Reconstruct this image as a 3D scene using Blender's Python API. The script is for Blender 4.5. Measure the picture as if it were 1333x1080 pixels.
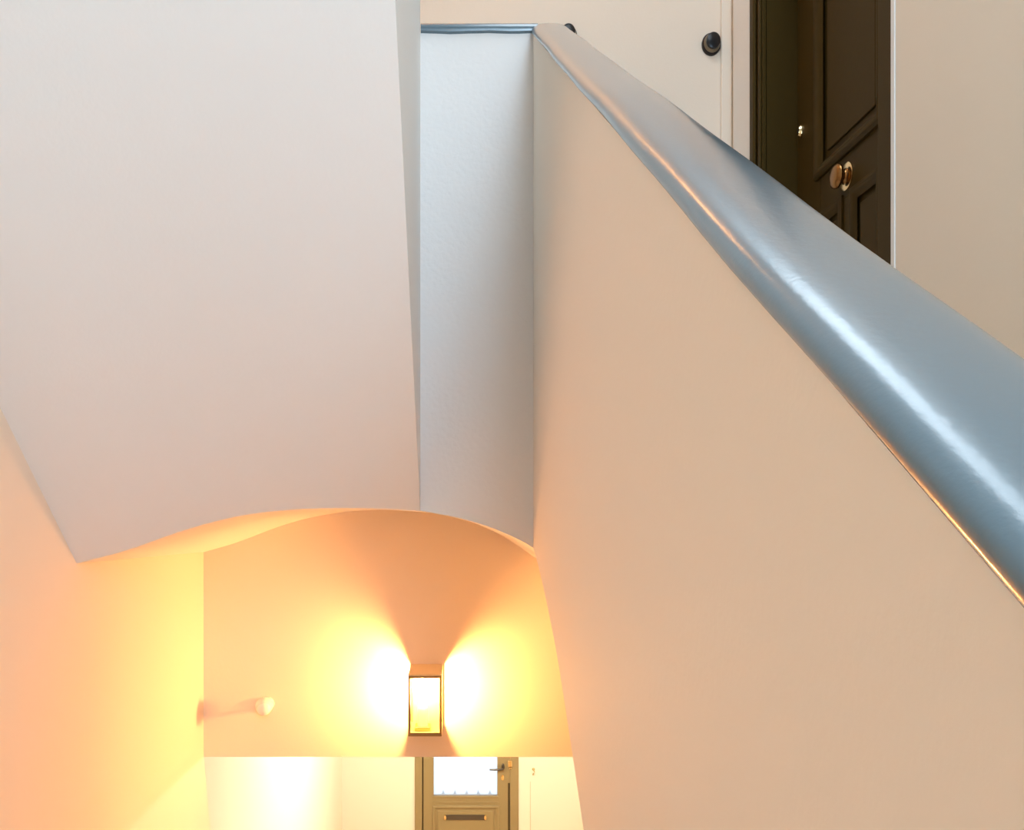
import bpy, math
from mathutils import Vector

for o in list(bpy.data.objects):
    bpy.data.objects.remove(o, do_unlink=True)
scene = bpy.context.scene
C = scene.collection
PI = math.pi

# ------------------------------------------------------------------ camera
F = 1080.0                       # focal length in pixels of a 1333 px wide frame
cam = bpy.data.objects.new('camera', bpy.data.cameras.new('camera'))
C.objects.link(cam)
cam.data.sensor_width = 36.0
cam.data.lens = 36.0 * F / 1333.0
cam.data.shift_x = 66.5 / 1333.0     # architectural shift lens: verticals stay upright
cam.data.shift_y = 110.0 / 1333.0
cam.data.clip_start = 0.02
cam.location = (0, 0, 0)
cam.rotation_euler = (PI / 2, 0, 0)
scene.camera = cam

# ------------------------------------------------------------------ world, daylight, exposure
w = bpy.data.worlds.new('world'); scene.world = w
w.use_nodes = True
bg = w.node_tree.nodes['Background']
bg.inputs[0].default_value = (0.80, 0.90, 1.0, 1); bg.inputs[1].default_value = 1.5
scene.view_settings.view_transform = 'Standard'
scene.view_settings.look = 'None'
scene.view_settings.exposure = 0.0
scene.view_settings.gamma = 1.0
scene.view_settings.use_curve_mapping = False


def area_light(name, loc, rot, sx, sy, power, col):
    l = bpy.data.lights.new(name, 'AREA')
    l.shape = 'RECTANGLE'; l.size = sx; l.size_y = sy; l.energy = power; l.color = col
    o = bpy.data.objects.new(name, l); C.objects.link(o)
    o.location = loc; o.rotation_euler = rot
    return o


# daylight entering by the half-landing window behind the viewer, by the roof light and by the street door pane
WIN = (0.24, 1.08, -0.60, 2.00)          # x0 x1 z0 z1 of the window in the rear wall
area_light('window_daylight', ((WIN[0] + WIN[1]) / 2, -1.78, (WIN[2] + WIN[3]) / 2), (PI / 2, 0, 0),
           WIN[1] - WIN[0], WIN[3] - WIN[2], 108, (0.575, 0.80, 1.0))
SKY = (0.10, 1.00, 0.4, 2.5)            # x0 x1 y0 y1 of the roof light
area_light('roof_daylight', ((SKY[0] + SKY[1]) / 2, (SKY[2] + SKY[3]) / 2, 3.72), (0, 0, 0),
           SKY[1] - SKY[0], SKY[3] - SKY[2], 35, (0.80, 0.92, 1.0))

# ------------------------------------------------------------------ materials


def new_mat(name):
    m = bpy.data.materials.new(name); m.use_nodes = True
    nt = m.node_tree
    return m, nt, nt.nodes['Principled BSDF']


def paint(name, col, rough=0.6, bump=0.0, scale=60, var=0.03, spec=0.3, coat=0.0, metal=0.0, detail=4, dist=0.003):
    m, nt, p = new_mat(name)
    tc = nt.nodes.new('ShaderNodeTexCoord')
    n = nt.nodes.new('ShaderNodeTexNoise'); n.inputs['Scale'].default_value = 2.3; n.inputs['Detail'].default_value = 5
    nt.links.new(tc.outputs['Object'], n.inputs['Vector'])
    mx = nt.nodes.new('ShaderNodeMix'); mx.data_type = 'RGBA'
    mx.inputs['A'].default_value = tuple(c * (1 - var) for c in col) + (1,)
    mx.inputs['B'].default_value = tuple(min(1, c * (1 + var)) for c in col) + (1,)
    nt.links.new(n.outputs['Fac'], mx.inputs['Factor'])
    nt.links.new(mx.outputs['Result'], p.inputs['Base Color'])
    p.inputs['Roughness'].default_value = rough
    p.inputs['Metallic'].default_value = metal
    p.inputs['Specular IOR Level'].default_value = spec
    p.inputs['Coat Weight'].default_value = coat
    p.inputs['Coat Roughness'].default_value = 0.19
    if bump:
        b = nt.nodes.new('ShaderNodeTexNoise'); b.inputs['Scale'].default_value = scale; b.inputs['Detail'].default_value = detail
        nt.links.new(tc.outputs['Object'], b.inputs['Vector'])
        bp = nt.nodes.new('ShaderNodeBump'); bp.inputs['Strength'].default_value = bump; bp.inputs['Distance'].default_value = dist
        nt.links.new(b.outputs['Fac'], bp.inputs['Height'])
        nt.links.new(bp.outputs['Normal'], p.inputs['Normal'])
        nt.links.new(bp.outputs['Normal'], p.inputs['Coat Normal'])
    return m


def glass(name, tint=(1, 1, 1), gloss=0.06, rough=0.02):
    m, nt, p = new_mat(name)
    nt.nodes.remove(p)
    t = nt.nodes.new('ShaderNodeBsdfTransparent'); t.inputs[0].default_value = tint + (1,)
    g = nt.nodes.new('ShaderNodeBsdfGlossy'); g.inputs['Roughness'].default_value = rough
    mix = nt.nodes.new('ShaderNodeMixShader'); mix.inputs[0].default_value = gloss
    nt.links.new(t.outputs[0], mix.inputs[1]); nt.links.new(g.outputs[0], mix.inputs[2])
    nt.links.new(mix.outputs[0], nt.nodes['Material Output'].inputs[0])
    return m


def frosted(name):
    m, nt, p = new_mat(name)
    nt.nodes.remove(p)
    t = nt.nodes.new('ShaderNodeBsdfTransparent'); t.inputs[0].default_value = (.97, .98, 1, 1)
    tl = nt.nodes.new('ShaderNodeBsdfTranslucent'); tl.inputs[0].default_value = (.95, .97, 1, 1)
    mix = nt.nodes.new('ShaderNodeMixShader'); mix.inputs[0].default_value = 0.35
    nt.links.new(t.outputs[0], mix.inputs[1]); nt.links.new(tl.outputs[0], mix.inputs[2])
    nt.links.new(mix.outputs[0], nt.nodes['Material Output'].inputs[0])
    return m


def emit(name, col, s):
    m, nt, p = new_mat(name)
    p.inputs['Base Color'].default_value = (0.9, 0.85, 0.75, 1)
    p.inputs['Emission Color'].default_value = col + (1,)
    p.inputs['Emission Strength'].default_value = s
    return m


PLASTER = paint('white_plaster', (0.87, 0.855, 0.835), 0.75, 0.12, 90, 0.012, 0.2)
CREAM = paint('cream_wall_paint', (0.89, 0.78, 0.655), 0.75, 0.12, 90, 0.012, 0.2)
ROUGHCAST = paint('rough_white_plaster', (0.86, 0.82, 0.79), 0.8, 0.42, 70, 0.02, 0.2, detail=6, dist=0.004)
TRIM = paint('white_gloss_trim', (0.83, 0.81, 0.79), 0.35, 0.05, 40, 0.01, 0.4)
FLOOR = paint('worn_stair_boards', (0.58, 0.36, 0.18), 0.55, 0.1, 30, 0.12)
RAIL = paint('blue_grey_gloss_paint', (0.064, 0.124, 0.162), 0.32, 0.13, 190, 0.04, 0.85, coat=0.95, detail=3, dist=0.0012)
DARKDOOR = paint('dark_olive_door_paint', (0.060, 0.037, 0.009), 0.45, 0.06, 40, 0.05, 0.06)
TANDOOR = paint('taupe_door_paint', (0.31, 0.215, 0.105), 0.45, 0.06, 40, 0.04, 0.3)
FRAMEBRASS = paint('dark_brass_frame', (0.32, 0.225, 0.10), 0.45, 0, metal=0.2)
LITBRASS = paint('bounce_lit_brass', (0.85, 0.70, 0.45), 0.5, 0)  # lighter than the frame, paints bounce light onto the lantern's top
OLDBRASS = paint('antique_brass', (0.30, 0.15, 0.05), 0.25, 0, metal=1.0)
BRASS = paint('polished_brass', (0.88, 0.68, 0.38), 0.2, 0, metal=1.0)
BRONZE = paint('aged_brass', (0.58, 0.42, 0.19), 0.4, 0, metal=0.3)
STEEL = paint('dark_steel', (0.11, 0.085, 0.07), 0.35, 0, metal=0.6)
BLACK = paint('black_bakelite', (0.006, 0.006, 0.008), 0.3, 0, spec=0.4)
SMOKE = paint('smoked_bronze_ring', (0.24, 0.19, 0.13), 0.3, 0, metal=0.5)
WHITEPL = paint('white_plastic', (0.82, 0.80, 0.76), 0.3, 0, spec=0.5)
SHADOWGAP = paint('painted_gap_shade', (0.09, 0.055, 0.025), 0.7)  # dark colour stands for the shade in the street door's side gaps
CLEAR = glass('clear_lantern_glass')
PANE = glass('window_glass', (0.98, 0.99, 1.0))
FROST = frosted('frosted_door_glass')
GLOBE = paint('opal_glass', (0.9, 0.88, 0.84), 0.3)

# ------------------------------------------------------------------ mesh helpers


class MB:
    def __init__(self):
        self.v = []; self.f = []

    def add(self, v, f):
        k = len(self.v)
        self.v += [tuple(p) for p in v]
        self.f += [tuple(i + k for i in q) for q in f]
        return self

    def box(self, x0, x1, y0, y1, z0, z1):
        v = [(x, y, z) for x in (x0, x1) for y in (y0, y1) for z in (z0, z1)]
        f = [(0, 1, 3, 2), (4, 6, 7, 5), (0, 4, 5, 1), (2, 3, 7, 6), (0, 2, 6, 4), (1, 5, 7, 3)]
        return self.add(v, f)

    def loft(self, rings, caps=True):
        n = len(rings[0]); v = [p for r in rings for p in r]; f = []
        for a in range(len(rings) - 1):
            for i in range(n):
                j = (i + 1) % n
                f.append((a * n + i, a * n + j, (a + 1) * n + j, (a + 1) * n + i))
        if caps:
            f.append(tuple(range(n - 1, -1, -1)))
            f.append(tuple((len(rings) - 1) * n + i for i in range(n)))
        return self.add(v, f)

    def lathe(self, prof, c, axis, n=24, squash=(1, 1)):
        """prof: (radius, height along axis) pairs; axis: 'x' 'y' 'z' with sign"""
        sg = -1 if axis[0] == '-' else 1
        ax = axis[-1]
        rings = []
        for r, h in prof:
            ring = []
            for i in range(n):
                a = 2 * PI * i / n
                p, q = r * math.cos(a) * squash[0], r * math.sin(a) * squash[1]
                if ax == 'x': d = (sg * h, p, q)
                elif ax == 'y': d = (p, sg * h, q)
                else: d = (p, q, sg * h)
                ring.append((c[0] + d[0], c[1] + d[1], c[2] + d[2]))
            rings.append(ring)
        return self.loft(rings)

    def tube(self, pts, r, n=10):
        pts = [Vector(p) for p in pts]; rings = []
        for i, p in enumerate(pts):
            t = (pts[min(i + 1, len(pts) - 1)] - pts[max(i - 1, 0)]).normalized()
            up = Vector((0, 0, 1)) if abs(t.z) < 0.9 else Vector((1, 0, 0))
            a = t.cross(up).normalized(); b = t.cross(a)
            rr = r[i] if isinstance(r, (list, tuple)) else r
            rings.append([tuple(p + a * (rr * math.cos(2 * PI * k / n)) + b * (rr * math.sin(2 * PI * k / n))) for k in range(n)])
        return self.loft(rings)

    def build(self, name, mat, parent=None, smooth=False, bevel=0.0, seg=2):
        me = bpy.data.meshes.new(name)
        me.from_pydata(self.v, [], self.f); me.validate(); me.update()
        import bmesh
        bm = bmesh.new(); bm.from_mesh(me)
        bmesh.ops.recalc_face_normals(bm, faces=bm.faces)
        bm.to_mesh(me); bm.free()
        me.materials.append(mat)
        o = bpy.data.objects.new(name, me); C.objects.link(o)
        if parent: o.parent = parent
        if smooth:
            for p in me.polygons: p.use_smooth = True
            me.set_sharp_from_angle(angle=math.radians(40))
        if bevel:
            b = o.modifiers.new('bevel', 'BEVEL'); b.width = bevel; b.segments = seg
            b.limit_method = 'ANGLE'; b.angle_limit = math.radians(35)
        return o


def tag(o, label, cat, kind=None, group=None):
    o['label'] = label; o['category'] = cat
    if kind: o['kind'] = kind
    if group: o['group'] = group
    return o


def empty(name, loc, label, cat, kind=None, group=None):
    o = bpy.data.objects.new(name, None); C.objects.link(o)
    o.empty_display_size = 0.1
    # meshes below are written in world coordinates; the last block moves each root to its thing's base
    return tag(o, label, cat, kind, group)


def sample(pts, x):
    if x <= pts[0][0]: return pts[0][1]
    for (a, b), (c, d) in zip(pts, pts[1:]):
        if x <= c:
            return b + (d - b) * (x - a) / (c - a)
    return pts[-1][1]


def smooth_profile(pts, n):
    """Catmull-Rom through (x, z) points, returned at n even steps in x"""
    out = []
    for i in range(n + 1):
        x = pts[0][0] + (pts[-1][0] - pts[0][0]) * i / n
        k = 0
        while k < len(pts) - 2 and x > pts[k + 1][0]: k += 1
        p0 = pts[max(k - 1, 0)]; p1 = pts[k]; p2 = pts[k + 1]; p3 = pts[min(k + 2, len(pts) - 1)]
        t = (x - p1[0]) / (p2[0] - p1[0]); h = p2[0] - p1[0]
        m1 = (p2[1] - p0[1]) / max(1e-6, p2[0] - p0[0]) * h
        m2 = (p3[1] - p1[1]) / max(1e-6, p3[0] - p1[0]) * h
        z = (2 * t**3 - 3 * t**2 + 1) * p1[1] + (t**3 - 2 * t**2 + t) * m1 + (-2 * t**3 + 3 * t**2) * p2[1] + (t**3 - t**2) * m2
        out.append((x, z))
    return out


# ------------------------------------------------------------------ main measures (metres, eye level = 0, y = depth)
D0 = 2.25            # front of the first-floor landing, where the arch springs
D1 = 3.36            # wall with the lantern
DB = 3.68            # back wall of the landing
DH = 8.80            # wall with the street door
XL = -1.042          # left wall
XW = 0.196           # stair side of the parapet
XS = -0.1104         # side of the upper flight
XR = 1.15            # wall beside the rising flight
XD = 1.20            # landing wall with the dark door
ZL = 0.10            # landing floor
ZR = -1.75           # half-landing floor
ZH = -3.90           # hall floor
ZC = 3.60            # top ceiling
SOFF = 1.02          # pitch of the soffit overhead
PITCH = 0.662        # pitch of the handrail

# arch profile at D0
ARCH = [(-1.042, -.173), (-.915, -.140), (-.771, -.090), (-.694, -.0665), (-.617, -.048), (-.540, -.0354), (-.4625, -.028),
        (-.385, -.024), (-.256, -.024), (-.110, -.0312), (-.060, -.0396), (-.010, -.049), (.054, -.0667), (.115, -.0896),
        (.169, -.1146), (.196, -.131), (.30, -.20), (.45, -.33), (.65, -.50), (.90, -.66), (1.15, -.78)]
ARCH_S = smooth_profile(ARCH, 110)


def arch(x): return sample(ARCH_S, x)


def arch_back(x):
    return arch(x) - (0.018 + 0.022 * min(1, abs(x + 0.32) / 0.72)) if x < 0.3 else arch(x) - 0.03


# ---- left wall of the stair, its end leaning a little where the hall opens
m = MB()
prof = [(-1.6, -4.2), (3.90, -4.2), (3.90, -3.0), (D1 + .002, -1.045), (D1 + .10, -1.045), (D1 + .10, ZL - .01), (DB + .15, ZL - .01), (DB + .15, ZC + .15), (-1.6, ZC + .15)]
m.loft([[(XL, y, z) for y, z in prof], [(XL - .20, y, z) for y, z in prof]])
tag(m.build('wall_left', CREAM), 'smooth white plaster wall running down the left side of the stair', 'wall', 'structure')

# ---- soffit of the flight overhead
xs = [x for x, z in ARCH_S if x < XS - .004] + [XS]
rings = []
for k in range(13):
    d = D0 - (D0 - 0.02) * k / 12
    up = SOFF * (D0 - d)
    rings.append([(x, d, arch(x) + up) for x in xs] + [(XS, d, .34 + up), (XL, d, .34 + up)])
tag(MB().loft(rings).build('ceiling_soffit', PLASTER, smooth=True), 'pale grey curved underside of the stair flight overhead', 'ceiling', 'structure')

# ---- parapet standing on that flight (only its side strip shows)
m = MB()
r1 = [(D0, .34), (0.02, .34 + SOFF * (D0 - .02)), (0.02, 1.45 + SOFF * (D0 - .02)), (D0, 1.45)]
m.loft([[(XS, y, z) for y, z in r1], [(XS - .10, y, z) for y, z in r1]])
tag(m.build('wall_upper_flight', PLASTER), 'narrow pinkish side strip of the upper stair flight beside the grey panel', 'wall', 'structure')

# ---- vaulted landing slab
xs = [x for x, z in ARCH_S]
rings = []
for k in range(5):
    y = D0 + (D1 - D0) * k / 4
    t = k / 4
    rings.append([(x, y, arch(x) * (1 - t) + arch_back(x) * t) for x in xs] + [(XR, y, ZL), (XL, y, ZL)])
tag(MB().loft(rings).build('ceiling_vault', PLASTER, smooth=True), 'shallow arched vault glowing yellow above the wall lantern', 'ceiling', 'structure')

# ---- end panel of the parapet over the arch
xs = [XS + .0006] + [x for x, z in ARCH_S if XS + .006 < x < XW - .003] + [XW + .001]
ring = [(x, arch(x) + .0015) for x in xs] + [(XW + .001, 1.262), (XS + .0006, 1.262)]
m = MB().loft([[(x, D0 - .004, z) for x, z in ring], [(x, D0 + .095, z) for x, z in ring]])
tag(m.build('wall_parapet_end', ROUGHCAST), 'tall grey rough plaster panel over the arch below the short rail', 'wall', 'structure')

# ---- sloping parapet between the two flights
low = [(2.245, -.131), (2.12, -.163), (2.005, -.198), (1.84, -.256), (1.676, -.325), (1.48, -.435), (1.326, -.527), (1.0, -.74), (0.4, -1.135), (-0.45, -1.70)]
low = smooth_profile([(y, z) for y, z in reversed(low)], 40)
prof = [(y, z) for y, z in low] + [(D0 + .09, -.131), (D0 + .09, -.229 + PITCH * (D0 + .0)), (D0, -.229 + PITCH * D0), (-.45, -.229 - PITCH * .45)]
m = MB().loft([[(XW, y, z) for y, z in prof], [(XW + .085, y, z) for y, z in prof]])
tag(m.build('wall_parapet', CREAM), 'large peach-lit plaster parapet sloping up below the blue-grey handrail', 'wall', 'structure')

# ---- rising flight behind the parapet (steps on a slab)
m = MB()
n = 11
for i in range(n):
    y0 = -.45 + (D0 + .45) * i / n; y1 = -.45 + (D0 + .45) * (i + 1) / n
    z = ZR + (ZL - ZR) * (i + 1) / n
    zb0 = sample(low, y0); zb1 = sample(low, y1)
    ring = [(y0, zb0 + .002), (y1, zb1 + .002), (y1, z - .002), (y0, z - .002)]
    m.loft([[(XW + .085, y, zz) for y, zz in ring], [(XR, y, zz) for y, zz in ring]])
tag(m.build('floor_rising_steps', FLOOR), 'flight of steps rising behind the parapet to the dark door', 'stairs', 'structure')

# ---- descending flight and floors
m = MB()
n = 13
for i in range(n):
    y0 = -.20 + 4.0 * i / n; y1 = -.20 + 4.0 * (i + 1) / n
    z = ZR + (ZH - ZR) * (i + 1) / n
    m.box(XL, XR, y0, y1, ZH - .2, z)
tag(m.build('floor_descending_steps', FLOOR), 'flight of steps leading down to the street door', 'stairs', 'structure')
tag(MB().box(XL, XR, -1.6, -.20, ZR - .2, ZR).build('floor_half_landing', FLOOR), 'boarded half-landing floor behind the viewer', 'floor', 'structure')
m = MB().box(XL, 1.45, D1, DB + .15, 0.0, ZL)
tag(m.build('floor_landing', FLOOR), 'landing floor in front of the dark door', 'floor', 'structure')
tag(MB().box(-1.5, 1.7, 3.8, DH + .2, ZH - .2, ZH).build('floor_hall', FLOOR), 'hall floor inside the street door', 'floor', 'structure')

# ---- wall with the lantern, a downstand above the hall
xs = [x for x, z in ARCH_S]
m = MB().box(XL, XR + .2, D1, D1 + .14, -1.042, 0.0)
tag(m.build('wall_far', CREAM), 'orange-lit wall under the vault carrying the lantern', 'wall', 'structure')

# ---- hall
tag(MB().box(-1.46, -1.26, D1 + .10, DH + .2, -4.1, -.8).build('wall_hall_left', CREAM), 'bright white hall wall left of the street door', 'wall', 'structure')
tag(MB().box(1.5, 1.7, D1 + .1, DH + .2, -4.1, -.8).build('wall_hall_right', CREAM), 'hall wall at the right hidden below the parapet', 'wall', 'structure')
tag(MB().box(-1.46, 1.7, D1 + .14, DH + .2, -.98, -.8).build('ceiling_hall', PLASTER), 'hall ceiling hidden above the street door', 'ceiling', 'structure')
DX0, DX1, DZT = -.489, .611, -1.72          # street door opening
m = MB().box(-1.26, DX0, DH, DH + .2, -4.1, -.98).box(DX1, 1.5, DH, DH + .2, -4.1, -.98).box(DX0, DX1, DH, DH + .2, DZT, -.98)
tag(m.build('wall_hall_back', CREAM), 'cream wall around the brown street door', 'wall', 'structure')

# ---- walls of the upper landing
tag(MB().box(XL, XD + .25, DB, DB + .15, ZL, ZC).build('wall_back', CREAM), 'beige upper back wall behind the far end of the handrail', 'wall', 'structure')
LY0, LY1, LZT = 2.36, 3.27, 2.22           # opening of the dark door
m = MB().box(XR, XR + .3, -1.6, 2.211, -4.2, ZC)
m.box(XR + .001, XR + .3, 2.211, D1, -4.2, ZL - .01)
tag(m.build('wall_right', CREAM), 'greyish white wall at the right beyond the handrail', 'wall', 'structure')
m = MB().box(XD, XD + .25, LY1, DB, ZL, ZC).box(XD, XD + .25, 2.211, LY0, ZL, ZC).box(XD, XD + .25, LY0, LY1, LZT, ZC)
tag(m.build('wall_landing_right', CREAM), 'white landing wall around the dark door', 'wall', 'structure')
# white corner boards between back wall and dark door frame
m = MB().box(XD - .014, XD, 3.412, 3.615, ZL, 2.6)
tag(m.build('trim_1', PLASTER, bevel=.003), 'white vertical board beside the dark door frame', 'trim', 'structure')
m = MB().box(1.150, 1.199, DB - .016, DB, ZL, 2.9)
tag(m.build('trim_2', CREAM, bevel=.006), 'thin white upright strip in the corner beside the black knob', 'trim', 'structure')

m = MB().box(XR - .004, XR, 2.194, 2.2135, ZL, 2.9)
tag(m.build('trim_3', TRIM, bevel=.0015), 'narrow white corner bead right of the dark door', 'trim', 'structure')

# ---- rear of the half-landing, its window, ceilings
x0, x1, z0, z1 = WIN
m = MB().box(XL, XR, -1.75, -1.6, -4.2, z0).box(XL, XR, -1.75, -1.6, z1, ZC).box(XL, x0, -1.75, -1.6, z0, z1).box(x1, XR, -1.75, -1.6, z0, z1)
tag(m.build('wall_rear', CREAM), 'rear wall of the half-landing behind the viewer', 'wall', 'structure')
wn = empty('window_1', (0, 0, 0), 'white casement window lighting the half-landing behind the viewer', 'window', 'structure')
for (a, b, c, d) in ((x0, x0 + .06, z0, z1), (x1 - .06, x1, z0, z1), (x0, x1, z0, z0 + .06), (x0, x1, z1 - .06, z1), ((x0 + x1) / 2 - .03, (x0 + x1) / 2 + .03, z0, z1)):
    MB().box(a, b, -1.72, -1.66, c, d).build('window_frame', TRIM, wn, bevel=.004)
for a, b in ((x0 + .06, (x0 + x1) / 2 - .03), ((x0 + x1) / 2 + .03, x1 - .06)):
    MB().box(a, b, -1.695, -1.69, z0 + .06, z1 - .06).build('pane', PANE, wn)
MB().box(x0 - .04, x1 + .04, -1.62, -1.56, z0 - .03, z0).build('window_sill', TRIM, wn, bevel=.004)
tag(MB().box(XL, XR, -1.6, 0.02, 2.28, 2.55).build('ceiling_half_landing', PLASTER), 'ceiling above the viewer on the half-landing', 'ceiling', 'structure')
a, b, c, d = SKY
m = MB().box(XL - .2, a, -1.75, DB + .15, ZC, ZC + .12).box(b, 1.45, -1.75, DB + .15, ZC, ZC + .12).box(a, b, -1.75, c, ZC, ZC + .12).box(a, b, d, DB + .15, ZC, ZC + .12)
tag(m.build('ceiling', PLASTER), 'top ceiling of the stairwell out of view', 'ceiling', 'structure')
rw = empty('window_2', (0, 0, 0), 'roof light over the landing out of view', 'window', 'structure')
MB().box(a, b, c, d, ZC + .09, ZC + .10).build('pane', PANE, rw)
for q in ((a, a + .04, c, d), (b - .04, b, c, d), (a + .04, b - .04, c, c + .04), (a + .04, b - .04, d - .04, d)):
    MB().box(q[0], q[1], q[2], q[3], ZC + .04, ZC + .09).build('window_frame', TRIM, rw)

# ------------------------------------------------------------------ handrail
hr = empty('handrail', (0, 0, 0), 'glossy blue-grey handrail capping the sloping parapet and its end panel', 'handrail')
# cross-section (x, z above the parapet's top line)
RP = [(.1985, .0000), (.1945, .0012), (.1915, .0045), (.1900, .0090), (.1905, .0140), (.1930, .0188), (.1975, .0230), (.2035, .0263), (.2110, .0288),
      (.2210, .0304), (.2330, .0311), (.2480, .0312), (.2620, .0305), (.2730, .0285), (.2800, .0250), (.2835, .0200), (.2840, .0140), (.2825, .0070), (.2800, 0)]
m = MB(); rings = []
for k in range(41):
    y = -.45 + (D0 + .070 + .45) * k / 40
    wob = .0008 * math.sin(7.3 * y) + .0006 * math.sin(17 * y + 1)
    lv = -.229 + PITCH * min(y, D0 + .01)
    rings.append([(x + wob, y, lv + z + wob * .5) for x, z in RP])
m.loft(rings).build('rail', RAIL, hr, smooth=True)
# short level rail over the end panel
m = MB(); rings = []
for k in range(13):
    x = XS + .002 + (XW + .012 - XS - .002) * k / 12
    wob = .0012 * math.sin(34 * x) - (.0014 if 2 < k < 7 else 0)
    prof = [(D0 - .008, 1.2615 + wob), (D0 - .013, 1.2640 + wob), (D0 - .0150, 1.269 + wob), (D0 - .0145, 1.2750), (D0 - .0115, 1.2820), (D0 - .006, 1.2875), (D0 + .002, 1.2910),
            (D0 + .015, 1.2925), (D0 + .075, 1.2925), (D0 + .092, 1.288), (D0 + .099, 1.278), (D0 + .097, 1.2615)]
    rings.append([(x, y, z) for y, z in prof])
m.loft(rings).build('rail', RAIL, hr, smooth=True)
# small nail heads in the rail's edge
for y in (.545,):
    lv = -.229 + PITCH * y
    MB().lathe([(.0011, 0), (.0011, .0012), (.0006, .0016)], (.1909, y, lv + .0095), '-x', 8).build('nail', BLACK, hr)

# ------------------------------------------------------------------ dark panelled door on the landing
d1 = empty('door_1', (0, 0, 0), 'dark olive panelled door with brass knob behind the handrail', 'door', 'structure')
XP = 1.32                                  # face of the leaf
# frame: moulded casing on the wall, deep jamb
MB().box(XD - .016, XD - .0002, LY1 - .012, LY1 + .135, ZL, LZT + .13).build('casing', DARKDOOR, d1, bevel=.003)
MB().box(XD - .032, XD - .016, LY1 + .045, LY1 + .085, ZL, LZT + .09).build('casing_bead', DARKDOOR, d1, bevel=.012, seg=4)
MB().box(XD - .026, XD - .016, LY1 - .008, LY1 + .008, ZL, LZT + .02).build('casing_bead', DARKDOOR, d1, bevel=.004, seg=3)
MB().box(XD - .016, XD, LY0 - .10, LY0 - .002, ZL, LZT + .13).build('casing', DARKDOOR, d1, bevel=.003)
MB().box(XD - .016, XD, LY0, LY1, LZT, LZT + .13).build('casing', DARKDOOR, d1, bevel=.003)
MB().box(XD + .001, XP + .06, LY1 - .012, LY1 - .0005, ZL, LZT).build('jamb', DARKDOOR, d1)
MB().box(XD + .001, XP + .06, LY0 + .0005, LY0 + .012, ZL, LZT).build('jamb', DARKDOOR, d1)
MB().box(XD + .001, XP + .06, LY0 + .012, LY1 - .012, LZT - .012, LZT - .0005).build('jamb', DARKDOOR, d1)
lf = MB().box(XP + .012, XP + .055, LY0 + .015, LY1 - .015, ZL + .005, LZT - .015).build('leaf', DARKDOOR, d1)
ya, yb = LY0 + .015, LY1 - .015
pu0, pu1 = 2.606, 3.046                    # upper panel opening
# stiles and rails, proud of the panel ground
MB().box(XP, XP + .012, ya, pu0, ZL + .005, LZT - .015).build('stile', DARKDOOR, lf, bevel=.002)
MB().box(XP, XP + .012, pu1, yb, ZL + .005, LZT - .015).build('stile', DARKDOOR, lf, bevel=.002)
MB().box(XP, XP + .012, pu0, pu1, 1.035, 1.205).build('lock_rail', DARKDOOR, lf, bevel=.002)
MB().box(XP, XP + .012, pu0, pu1, ZL + .005, .33).build('bottom_rail', DARKDOOR, lf, bevel=.002)
MB().box(XP, XP + .012, pu0, pu1, 2.06, LZT - .015).build('top_rail', DARKDOOR, lf, bevel=.002)
MB().box(XP, XP + .012, 2.795, 2.875, .33, 1.035).build('mullion', DARKDOOR, lf, bevel=.002)


def mould(name, y0, y1, z0, z1, wd, out, parent, mat, x):
    """mitred picture-frame moulding round an opening on a face looking towards -x"""
    prof = [(0, 0), (0, out * .55), (wd * .18, out * .9), (wd * .38, out), (wd * .6, out * .75), (wd * .78, out * .35), (wd, 0.0005)]   # inwards distance, height
    m = MB()
    rings = []
    for cy, cz, sy, sz in ((y0, z0, 1, 1), (y1, z0, -1, 1), (y1, z1, -1, -1), (y0, z1, 1, -1)):
        rings.append([(x - h, cy + sy * u, cz + sz * u) for u, h in prof])
    rings.append(rings[0])
    m.loft(rings, caps=False)
    return m.build(name, mat, parent, smooth=True)


mould('moulding', pu0 - .028, pu1 + .030, 1.178, 2.09, .052, .020, lf, DARKDOOR, XP)
mould('moulding', 2.875 - .012, pu1 + .02, .31, 1.050, .045, .012, lf, DARKDOOR, XP)
mould('moulding', pu0 - .012, 2.795 + .012, .31, 1.050, .045, .012, lf, DARKDOOR, XP)
MB().box(XP + .004, XP + .012, pu0 + .045, pu1 - .045, 1.26, 2.01).build('panel', DARKDOOR, lf, bevel=.004)
MB().box(XP + .004, XP + .012, 2.915, pu1 - .035, .38, .985).build('panel', DARKDOOR, lf, bevel=.004)
MB().box(XP + .004, XP + .012, pu0 + .035, 2.755, .38, .985).build('panel', DARKDOOR, lf, bevel=.004)
kn = MB().lathe([(.030, 0), (.030, .006), (.024, .010), (.022, .016), (.028, .022), (.039, .028), (.042, .036), (.039, .043), (.030, .048), (.016, .050), (.002, .0505)], (XP, 2.838, 1.105), '-x', 28).build('knob', OLDBRASS, lf, smooth=True)
MB().lathe([(.047, 0), (.047, .004), (.040, .0075)], (XP, 2.838, 1.105), '-x', 28).build('knob_rose', BRASS, kn, smooth=True)
lk = MB().lathe([(.020, 0), (.020, .008), (.016, .012), (.015, .016), (.002, .017)], (XP, 3.212, 1.425), '-x', 22, squash=(.75, 1.25)).build('lock_cylinder', BRASS, lf, smooth=True)
MB().box(XP - .0185, XP - .0165, 3.2105, 3.2135, 1.418, 1.433).build('keyhole', BLACK, lf)

# ------------------------------------------------------------------ black round bell pushes on the back wall


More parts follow.
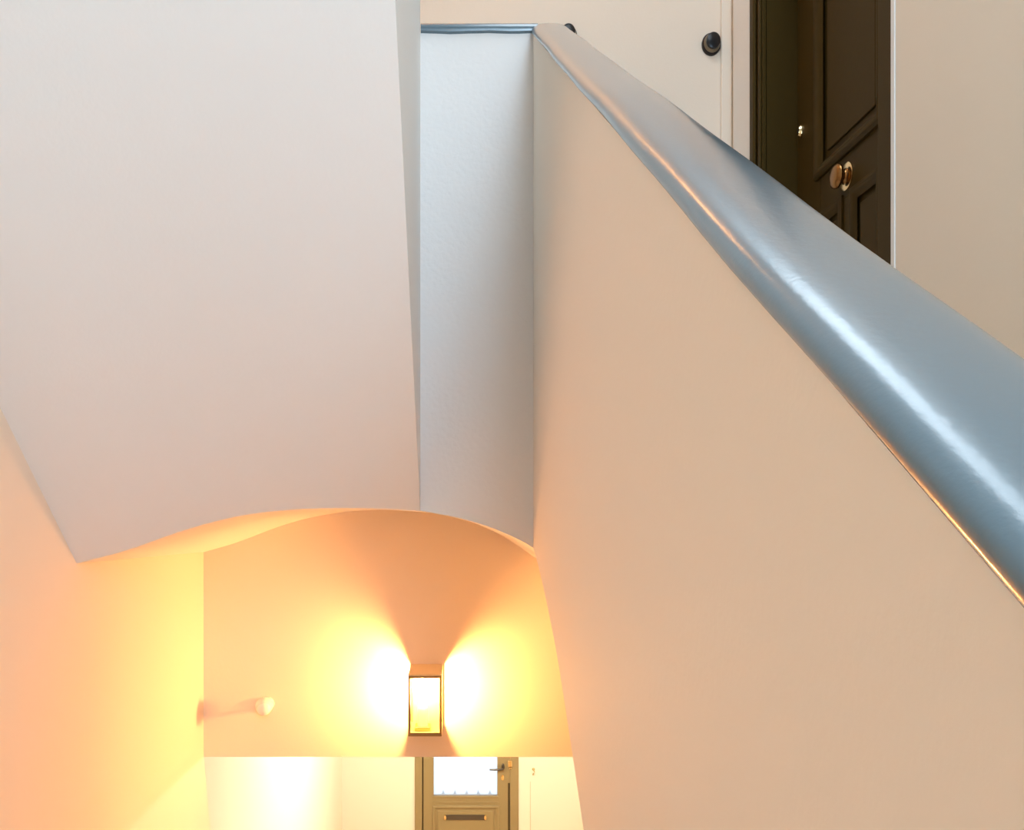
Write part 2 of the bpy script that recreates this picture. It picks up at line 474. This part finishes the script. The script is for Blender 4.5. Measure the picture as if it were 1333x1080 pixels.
def bell(px, pz, label):
    b = empty('bell_push', (px, DB, pz), label, 'bell push', group='black round bell pushes on the back wall')
    MB().lathe([(.050, 0), (.051, .006), (.047, .014), (.041, .018)], (px, DB, pz), '-y', 32, squash=(.84, 1)).build('base', BLACK, b, smooth=True)
    MB().lathe([(.043, .014), (.0435, .016), (.040, .026), (.0385, .031)], (px, DB, pz), '-y', 32, squash=(.84, 1)).build('ring', SMOKE, b, smooth=True)
    MB().lathe([(.036, .030), (.0365, .036), (.035, .042), (.028, .045), (.004, .046)], (px, DB, pz), '-y', 32, squash=(.84, 1)).build('button', BLACK, b, smooth=True)
    return b


bell((925.5 - 600) * DB / F, (650 - 58.5) * DB / F, 'whole round black bell push on the back wall left of the dark door')
bell((738.5 - 600) * DB / F, (650 - 47.5) * DB / F, 'black bell push peeking over the far end of the handrail')

# ------------------------------------------------------------------ wall lantern
LX0, LX1, LZ0, LZ1, LY = -.201, -.073, -.902, -.666, 3.16
ln = empty('lantern', (0, 0, 0), 'lit rectangular brass wall lantern with clear glass on the orange wall', 'wall lamp')
t = .0085
MB().box(LX0 + .004, LX1 - .004, D1 - .006, D1, LZ0 + .004, LZ1 - .004).build('back_plate', BRONZE, ln)
MB().box(LX0, LX1, LY, D1 - .0005, LZ1 - .006, LZ1).build('top_plate', LITBRASS, ln, bevel=.001)
MB().box(LX0, LX1, LY, D1 - .0005, LZ0, LZ0 + .006).build('bottom_plate', FRAMEBRASS, ln, bevel=.001)
for x in (LX0, LX1 - t):
    MB().box(x, x + t, LY, LY + t, LZ0 + .006, LZ1 - .006).build('post', FRAMEBRASS, ln)
    MB().box(x, x + t, D1 - .012, D1 - .0065, LZ0 + .006, LZ1 - .006).build('post', FRAMEBRASS, ln)
for z in (LZ0 + .006, LZ1 - .006 - t):
    MB().box(LX0 + t, LX1 - t, LY, LY + t, z, z + t).build('crossbar', FRAMEBRASS, ln)
MB().box(LX0 + t, LX1 - t, LY + .0015, LY + .0035, LZ0 + .006 + t, LZ1 - .006 - t).build('pane', CLEAR, ln)
for x in (LX0 + .0015, LX1 - .0035):
    MB().box(x, x + .002, LY + t, D1 - .012, LZ0 + .006, LZ1 - .006).build('pane', CLEAR, ln)
bx, by = -.149, 3.236
sk = MB().box(bx - .030, bx + .030, by - .030, by + .030, LZ0 + .006, LZ0 + .022).build('socket_base', BRASS, ln, bevel=.002)
MB().lathe([(.020, 0), (.020, .064), (.017, .078), (.014, .082)], (bx, by, LZ0 + .022), 'z', 20).build('socket', WHITEPL, sk, smooth=True)
BULB = emit('warm_bulb_glow', (1.0, 0.425, 0.125), 1270)
zb = LZ0 + .102
MB().lathe([(.012, 0), (.0125, .010), (.016, .026), (.022, .044), (.0255, .062), (.024, .080), (.016, .095), (.003, .100)], (bx, by, zb), 'z', 20).build('bulb', BULB, ln, smooth=True)

# ------------------------------------------------------------------ motion sensor left of the lantern
sx, sz = (345 - 600) * D1 / F * .985, -(918 - 650) * D1 / F * .985
ms = empty('motion_sensor', (0, 0, 0), 'small white round motion sensor on the lamp wall left of the lantern', 'motion sensor')
MB().lathe([(.026, 0), (.026, .010), (.022, .016), (.010, .018)], (sx, D1, sz - .004), '-y', 24).build('base', WHITEPL, ms, smooth=True)
MB().tube([(sx, D1 - .012, sz - .012), (sx - .002, D1 - .030, sz - .020), (sx, D1 - .048, sz - .012)], .010, 12).build('arm', WHITEPL, ms, smooth=True)
prof = [(.034 * math.sin(PI * k / 14) + .0004, -.034 * math.cos(PI * k / 14)) for k in range(15)]
hd = MB().lathe(prof, (sx, D1 - .066, sz + .002), 'z', 24).build('head', WHITEPL, ms, smooth=True)
MB().lathe([(.027, 0), (.026, .008), (.020, .015), (.010, .019), (.001, .020)], (sx + .003, D1 - .084, sz - .004), '-y', 22).build('lens', GLOBE, hd, smooth=True)

# ------------------------------------------------------------------ street door in the hall below
PX = DH / F


def dx(px): return (px - 600) * PX


def dz(py): return (650 - py) * PX


d2 = empty('door_2', (0, 0, 0), 'taupe street door with bright glass pane and letter slot below the lantern', 'door', 'structure')
MB().box(DX0 + .001, dx(549.5), DH - .02, DH + .12, ZH, DZT - .001).build('frame', TANDOOR, d2, bevel=.004)
MB().box(dx(664.0), DX1 - .001, DH - .02, DH + .12, ZH, DZT - .001).build('frame', TANDOOR, d2, bevel=.004)
MB().box(dx(549.5), dx(664.0), DH - .02, DH + .12, DZT - .07, DZT - .001).build('frame', TANDOOR, d2, bevel=.004)
MB().box(dx(549.5), dx(551.2), DH + .03, DH + .06, ZH, DZT - .07).build('gap_shade', SHADOWGAP, d2)
MB().box(dx(661.2), dx(664.0), DH + .012, DH + .06, ZH, dz(1019)).build('gap_shade', SHADOWGAP, d2)
MB().box(dx(661.2), dx(664.0), DH - .004, DH + .06, dz(1018.7), DZT - .07).build('stop_bead', TANDOOR, d2)
la, lb = dx(551.2), dx(661.2)
ga, gb, gz0, gz1 = dx(564.5), dx(647.5), dz(1035.5), -2.05
y0, y1 = DH, DH + .05
lf2 = MB().box(la, ga, y0, y1, ZH + .01, DZT - .07).box(gb, lb, y0, y1, ZH + .01, DZT - .07).box(ga, gb, y0, y1, gz1, DZT - .07).box(ga, gb, y0, y1, ZH + .01, gz0).build('leaf', TANDOOR, d2)
MB().box(ga, gb, DH + .022, DH + .028, gz0, gz1).build('pane', FROST, lf2)
# glazing beads
MB().box(ga - .012, gb + .012, y0 - .012, y0, gz0 - .018, gz0).build('glazing_bead', TANDOOR, lf2, bevel=.004)
MB().box(ga - .012, gb + .012, y0 - .008, y0, gz0 - .075, gz0 - .062).build('rail_bead', TANDOOR, lf2, bevel=.003)


def mould_y(name, x0, x1, z0, z1, wd, out, parent, mat, y):
    prof = [(0, 0), (0, out * .55), (wd * .18, out * .9), (wd * .38, out), (wd * .6, out * .75), (wd * .78, out * .35), (wd, 0.0005)]
    rings = []
    for cx, cz, sxx, szz in ((x0, z0, 1, 1), (x1, z0, -1, 1), (x1, z1, -1, -1), (x0, z1, 1, -1)):
        rings.append([(cx + sxx * u, y - h, cz + szz * u) for u, h in prof])
    rings.append(rings[0])
    return MB().loft(rings, caps=False).build(name, mat, parent, smooth=True)


mould_y('moulding', dx(563), dx(650.5), dz(1148), dz(1048), .040, .018, lf2, TANDOOR, y0)
MB().box(dx(570), dx(643), y0 - .010, y0, dz(1142), dz(1055)).build('panel', TANDOOR, lf2, bevel=.006)
# letter slot
ls = MB().box(dx(579), dx(632), y0 - .022, y0 - .010, dz(1066), dz(1059.5)).build('letter_slot', STEEL, lf2, bevel=.003)
for px in (579.5, 631.5):
    MB().lathe([(.016, 0), (.017, .014), (.015, .026), (.004, .029)], (dx(px), y0 - .010, dz(1062.5)), '-y', 16, squash=(.8, 1.6)).build('slot_end', BRASS, ls, smooth=True)
# lever handle, escutcheon, night latch
hx, hz = dx(654.8), dz(999)
lv = MB().lathe([(.024, 0), (.024, .006), (.014, .010), (.010, .045)], (hx, y0, hz + .012), '-y', 18, squash=(.7, 1.4)).build('handle_rose', STEEL, lf2, smooth=True)
MB().tube([(hx, y0 - .045, hz), (hx - .03, y0 - .050, hz - .002), (hx - .09, y0 - .050, hz - .006), (hx - .145, y0 - .048, hz - .005)], [.012, .011, .010, .008], 12).build('lever', STEEL, lv, smooth=True)
MB().lathe([(.020, 0), (.019, .005), (.004, .007)], (dx(654.3), y0, dz(1011.8)), '-y', 18, squash=(.8, 1.5)).build('escutcheon', BRASS, lf2, smooth=True)
nl = MB().box(dx(660.8), dx(666.4), DH - .048, DH - .0205, dz(996.5), dz(988)).build('night_latch', BRASS, d2, bevel=.008, seg=3)
MB().lathe([(.016, 0), (.016, .014), (.010, .018)], (dx(664.3), DH - .034, dz(997)), '-z', 16).build('latch_knob', BRASS, nl, smooth=True)
# wrought grille outside the pane: row of low finials, only their tips reach above the sill
gr = empty('window_grille', (0, 0, 0), 'faint row of iron finials outside the street door pane', 'grille')
for k in range(5):
    x = ga + .10 + .125 * k
    MB().lathe([(.008, 0), (.008, .05), (.020, .06), (.012, .075), (.001, .105)], (x, DH + .09, gz0 - .075), 'z', 8).build('finial', STEEL, gr)
MB().box(ga, gb, DH + .084, DH + .096, gz0 - .080, gz0 - .065).build('bar', STEEL, gr)

# ------------------------------------------------------------------ hook with cord beside the street door
hk = empty('wall_hook', (0, 0, 0), 'small brass hook with thin cord right of the street door', 'hook')
x, z = dx(694.5), dz(1001)
MB().lathe([(.016, 0), (.014, .006), (.004, .008)], (x, DH, z), '-y', 14).build('hook_plate', BRONZE, hk, smooth=True)
pts = [(x, DH - .006, z), (x, DH - .030, z + .006), (x + .004, DH - .044, z - .010), (x - .002, DH - .040, z - .036), (x - .008, DH - .024, z - .052), (x - .006, DH - .012, z - .044)]
MB().tube(pts, .0065, 8).build('hook', BRONZE, hk, smooth=True)
MB().tube([(x - .034, DH - .004, z - .13), (x - .034, DH - .004, z - .5), (x - .034, DH - .004, z - 1.0)], .0028, 6).build('cord', paint('cream_cord', (.62, .52, .36), .6), hk)

# ------------------------------------------------------------------ ceiling lamps of hall and landing (out of view)


def ceiling_lamp(name, loc, power, col, label, r=.11):
    g = empty(name, loc, label, 'ceiling lamp')
    MB().lathe([(.07, 0), (.07, .012), (.05, .02), (.045, .03)], loc, '-z', 24).build('canopy', TRIM, g, smooth=True)
    prof = [(r * math.sin(PI * (k + .6) / 16.6), .03 + r * .75 * (1 - math.cos(PI * k / 16))) for k in range(17)]
    MB().lathe(prof, loc, '-z', 24).build('globe', emit('glow_' + name, col, power), g, smooth=True)
    return g


ceiling_lamp('ceiling_lamp', (.15, 6.4, -.98), 480, (.96, 1.0, .80), 'opal globe lamp on the hall ceiling out of view')
ceiling_lamp('ceiling_lamp.001', (-.35, 3.1, ZC), 25, (1.0, .45, .13), 'opal globe lamp on the landing ceiling out of view')

# ------------------------------------------------------------------ put each root at the base of its thing
from mathutils import Matrix
for o in list(bpy.data.objects):
    if o.type != 'EMPTY': continue
    pts = [v.co for c in o.children_recursive if c.type == 'MESH' for v in c.data.vertices]
    lo = [min(p[i] for p in pts) for i in range(3)]; hi = [max(p[i] for p in pts) for i in range(3)]
    base = Vector(((lo[0] + hi[0]) / 2, (lo[1] + hi[1]) / 2, lo[2]))
    o.location = base
    for c in o.children:
        c.matrix_parent_inverse = Matrix.Translation(-base)
